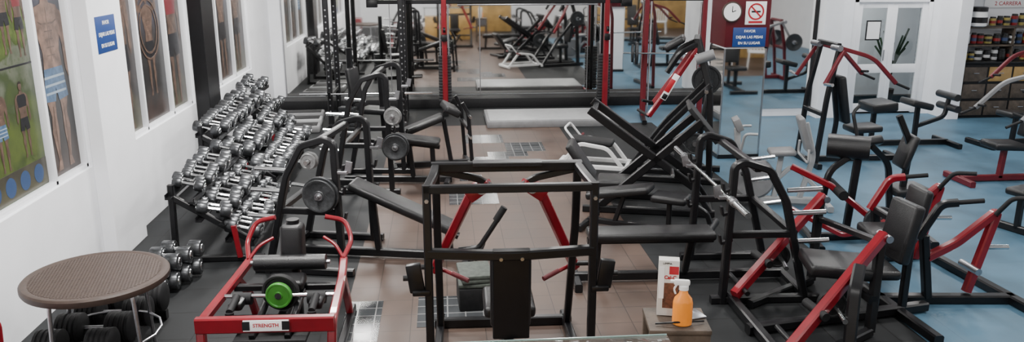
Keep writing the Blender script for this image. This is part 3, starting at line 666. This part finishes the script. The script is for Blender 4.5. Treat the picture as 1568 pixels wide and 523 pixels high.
m=B('iso_lateral_press_machine')
for sg in (1,-1):
    m.sq([(.35,sg*.35,.04),(.3,sg*.33,1.2),(.1,sg*.28,1.85)],.08,BLK,.1,up=(0,1,0)); m.beam((-.8,sg*.35,.04),(.5,sg*.35,.04),.08,.08,BLK)
    m.sq([(.1,sg*.3,1.75),(-.15,sg*.42,1.35),(-.45,sg*.5,.9)],.06,RED,.1); m.rod((-.45,sg*.5,.9),(-.6,sg*.36,.95),.02,RUB)
    m.sq([(-.7,sg*.35,.05),(-.25,sg*.35,.7),(.3,sg*.34,1.3)],.07,BLK,.1,up=(0,1,0)); m.sq([(.1,sg*.3,1.8),(-.1,sg*.4,1.7),(-.25,sg*.42,1.45)],.06,BLK,.08)
    m.rod((.25,sg*.35,1.25),(.25,sg*.62,1.25),.025,CHR)
m.plate((.25,.45,1.25),(0,1,0),.2,.05,IRON,STE); m.plate((.15,-.42,.55),(0,1,0),.14,.05,IRON,STE)
m.beam((.1,-.3,1.83),(.1,.3,1.83),.08,.08,BLK); m.pad((-.18,-.2,1.78),(-.18,.2,1.78),.28,.09,VIN,up=(-.5,-.2,.8))
m.box((-.2,-.5,1.28),(.08,.02,.36),SWHT,rot=(0,28,0)); m.box((-.2,-.512,1.3),(.065,.01,.18),SRED,rot=(0,28,0)); m.box((-.26,-.512,1.16),(.06,.01,.07),BLK,rot=(0,28,0))
m.rod((.1,-.42,1.62),(.32,-.42,1.7),.065,GRY,20); m.pad((-.2,0,.5),(.15,0,.5),.38,.1,VIN); m.pad((.2,0,.6),(.3,0,1.2),.3,.08,VIN,up=(1,0,0)); m.beam((0,0,.05),(0,0,.45),.07,.07,BLK)
m.beam((-.7,-.35,.05),(-.7,.35,.05),.08,.08,BLK); m.beam((-.7,0,.05),(.4,0,.05),.07,.07,BLK)
m.done((3.2,10.4,0),-18)
lever('lever_row_machine',(5.9,11.0,0),0,DRED,BLK,1.7,False)
lever('lever_shoulder_press',(7.4,9.8,0),180,GRY,DRED,1.4,True)
lever('lever_chest_press',(9.0,11.8,0),185,DRED,BLK,1.5,True)
b=B('glute_ham_bench')
b.pad((-.5,0,.62),(-.1,0,.66),.5,.14,VIN); b.pad((.15,0,.7),(.5,0,.62),.4,.1,VIN); b.beam((-.7,0,.05),(.9,0,.05),.07,.08,BLK)
for x in (-.7,.9): b.beam((x,-.35,.04),(x,.35,.04),.07,.08,BLK)
b.beam((-.35,0,.05),(-.35,0,.58),.07,.07,BLK); b.beam((.35,0,.05),(.35,0,.6),.07,.07,BLK); b.sq([(.35,0,.3),(.8,0,.45),(.85,0,.8)],.06,BLK,.08)
b.rod((.85,-.25,.6),(.85,.25,.6),.055,VIN); b.rod((.82,-.25,.78),(.82,.25,.78),.055,VIN)
b.done((7.0,11.9,0),0)
b=B('weight_bench'); b.pad((-.6,0,.45),(.6,0,.45),.28,.08,VIN); b.beam((-.5,0,.3),(.5,0,.3),.06,.06,BLK)
for x in (-.5,.5): b.beam((x,-.28,.04),(x,.28,.04),.06,.08,BLK); b.beam((x,0,.04),(x,0,.42),.06,.06,BLK)
b.done((6.6,8.0,0),20)

# ------------------------------------------------------------ back row racks
m=B('power_rack')
for x in (-.62,.62):
    for y in (0,1.1):
        m.beam((x,y,0),(x,y,2.25),.09,.09,BLK)
        for k in range(18): m.rod((x,y-.046,.3+k*.1),(x,y-.049,.3+k*.1),.014,STE,8)
    m.beam((x,-.2,.04),(x,1.2,.04),.08,.08,BLK); m.beam((x,0,2.2),(x,1.1,2.2),.07,.07,BLK); m.beam((x,0,.55),(x,1.1,.55),.05,.06,BLK)
    m.rod((x,1.1,.4),(x+(.25 if x>0 else -.25),1.1,.4),.022,CHR)
for y in (0,1.1): m.beam((-.62,y,2.2),(.62,y,2.2),.07,.07,BLK)
for x in (-.62,.62):
    m.beam((x,-.04,.58),(x,-.12,.56),.05,.03,BLK); m.beam((x,-.12,.56),(x,-.13,.64),.05,.02,BLK)
m.done((-1.3,14.0,0))
b=B('barbell'); b.rod((-1.1,0,0),(1.1,0,0),.0145,CHR)
for sg in (1,-1): b.rod((sg*.68,0,0),(sg*1.12,0,0),.025,CHR); b.rod((sg*.66,0,0),(sg*.68,0,0),.036,CHR)
b.done((-1.3,13.915,.6))
m=B('cable_crossover_machine')
for x in (-1.55,1.5):
    m.beam((x,0,0),(x,0,2.3),.1,.1,RED); m.beam((x,-.45,.05),(x,.45,.05),.1,.09,RED if x>0 else BLK); m.beam((x-.02,.35,.0),(x-.02,.35,2.3),.07,.07,BLK)
    for dx in (-.08,.08): m.rod((x+dx,.18,.1),(x+dx,.18,2.2),.012,CHR)
    for k in range(16): m.box((x,.18,.2+k*.055),(.24,.12,.045),IRON,bev=.005)
    m.box((x,-.08,1.4),(.1,.08,.12),BLK); m.lathe((x-.02,-.12,1.55),(1,0,0),[(.01,0),(.05,0),(.045,.02),(.05,.04),(.01,.04)],BLK,20)
m.beam((-2.9,0,2.05),(1.9,0,2.05),.08,.07,BLK); m.rod((-1.3,-.08,2.0),(1.3,-.08,2.0),.016,STE)
for x in (-2.85,1.85): m.box((x,-.05,2.03),(.2,.12,.14),BLK)
m.done((1.6,15.3,0))
m=B('smith_machine')
for x in (-.5,.5):
    m.beam((x,0,0),(x,0,2.2),.08,.08,DRED); m.rod((x*.86,-.02,.1),(x*.86,-.02,2.1),.015,CHR); m.beam((x,-.5,.04),(x,.5,.04),.08,.08,BLK); m.sq([(x,.1,2.1),(x,.45,1.6),(x,.5,.05)],.06,DRED,.1)
m.beam((-.5,0,2.15),(.5,0,2.15),.07,.07,BLK); m.rod((-.9,-.06,1.2),(.9,-.06,1.2),.016,CHR)
for sg in (1,-1): m.plate((sg*.66,-.06,1.2),(1,0,0),.2,.05); m.plate((sg*.73,-.06,1.2),(1,0,0),.16,.04)
m.done((4.1,14.2,0),-10)
b=B('stretching_platform'); b.box((0,0,.06),(2.3,1.15,.12),GRY,bev=.015); b.box((0,0,.124),(2.2,1.05,.008),LGR,bev=.002); b.done((1.9,14.3,0))
for x,y,z,mm in ((-2.45,13.75,0,GRY),(-2.5,14.35,0,LGR),(-2.55,14.95,0,GRY)):
    b=B('aerobic_step'); b.box((0,0,.06),(.75,.36,.12),mm,bev=.03); b.box((0,0,.122),(.65,.28,.008),BLK2,bev=.002); b.done((x,y,z),4)
m=B('leg_extension_machine')
m.beam((-.3,0,0),(-.3,0,1.5),.08,.08,BLK); m.beam((.2,.1,0),(.15,.1,1.2),.07,.07,BLK); m.beam((-.5,0,.04),(.7,0,.04),.08,.08,BLK); m.pad((-.1,0,.55),(.4,0,.55),.36,.09,VIN); m.pad((-.2,0,.65),(-.28,0,1.2),.34,.08,VIN,up=(1,0,0))
m.rod((.5,-.2,.3),(.5,.2,.3),.06,VIN); m.sq([(.4,0,.5),(.55,0,.3)],.05,BLK)
for k in range(9): m.box((-.3,-.14,.1+k*.06),(.26,.14,.05),IRON,bev=.005)
m.done((-1.15,12.7,0),-20)
T3=[(-.2,.95),(0,.65),(.2,.35)]
rack((-2.75,12.35,0),1.1,T3); load((-2.75,12.35,0),1.1,T3,.06,.08)

# ------------------------------------------------------------ behind the camera (seen in the mirrors)
b=B('reception_desk'); b.box((0,0,.55),(2.4,.6,1.1),WOOD,bev=.02); b.box((0,0,1.12),(2.5,.7,.04),DWOOD,bev=.01); b.done((1.5,.2,0))
b=B('reception_desk'); b.box((0,0,.6),(3.6,.6,1.2),WOOD,bev=.02); b.box((0,0,1.22),(3.7,.7,.04),DWOOD,bev=.01); b.done((8.4,-.6,0))
lever('lever_chest_press',(6.4,5.2,0),90,RED,BLK,1.6,True)
lever('lever_chest_press',(8.8,5.0,0),120,RED,BLK,1.5,True)
def chair(loc,rot):
    b=B('plastic_chair')
    for x in (-.2,.2):
        for y in (-.2,.2): b.beam((x*1.15,y*1.15,0),(x,y,.43),.035,.035,WHT)
    b.pad((0,-.22,.44),(0,.22,.44),.44,.04,WHT)
    for k in range(5): b.beam((-.16+.08*k,.2,.45),(-.17+.085*k,.3,.85),.03,.015,WHT)
    b.sq([(-.22,.2,.43),(-.24,.31,.88),(.24,.31,.88),(.22,.2,.43)],.035,WHT,.08)
    for sg in (1,-1): b.sq([(sg*.23,-.18,.43),(sg*.25,-.18,.66),(sg*.25,.26,.68)],.035,WHT,.05)
    b.done(loc,rot)
chair((7.5,1.6,0),130); chair((8.2,1.9,0),200)

w=bpy.data.worlds.new('world'); bpy.context.scene.world=w; w.use_nodes=True
w.node_tree.nodes['Background'].inputs[0].default_value=(.8,.85,1,1); w.node_tree.nodes['Background'].inputs[1].default_value=.15
cd=bpy.data.cameras.new('camera'); cd.lens=28.63; cd.sensor_width=36; cd.clip_end=100
co=bpy.data.objects.new('camera',cd); COL.objects.link(co); co.location=(0,0,2.9)
co.rotation_euler=(math.radians(90-14.9),0,math.radians(-4.9))
bpy.context.scene.camera=co
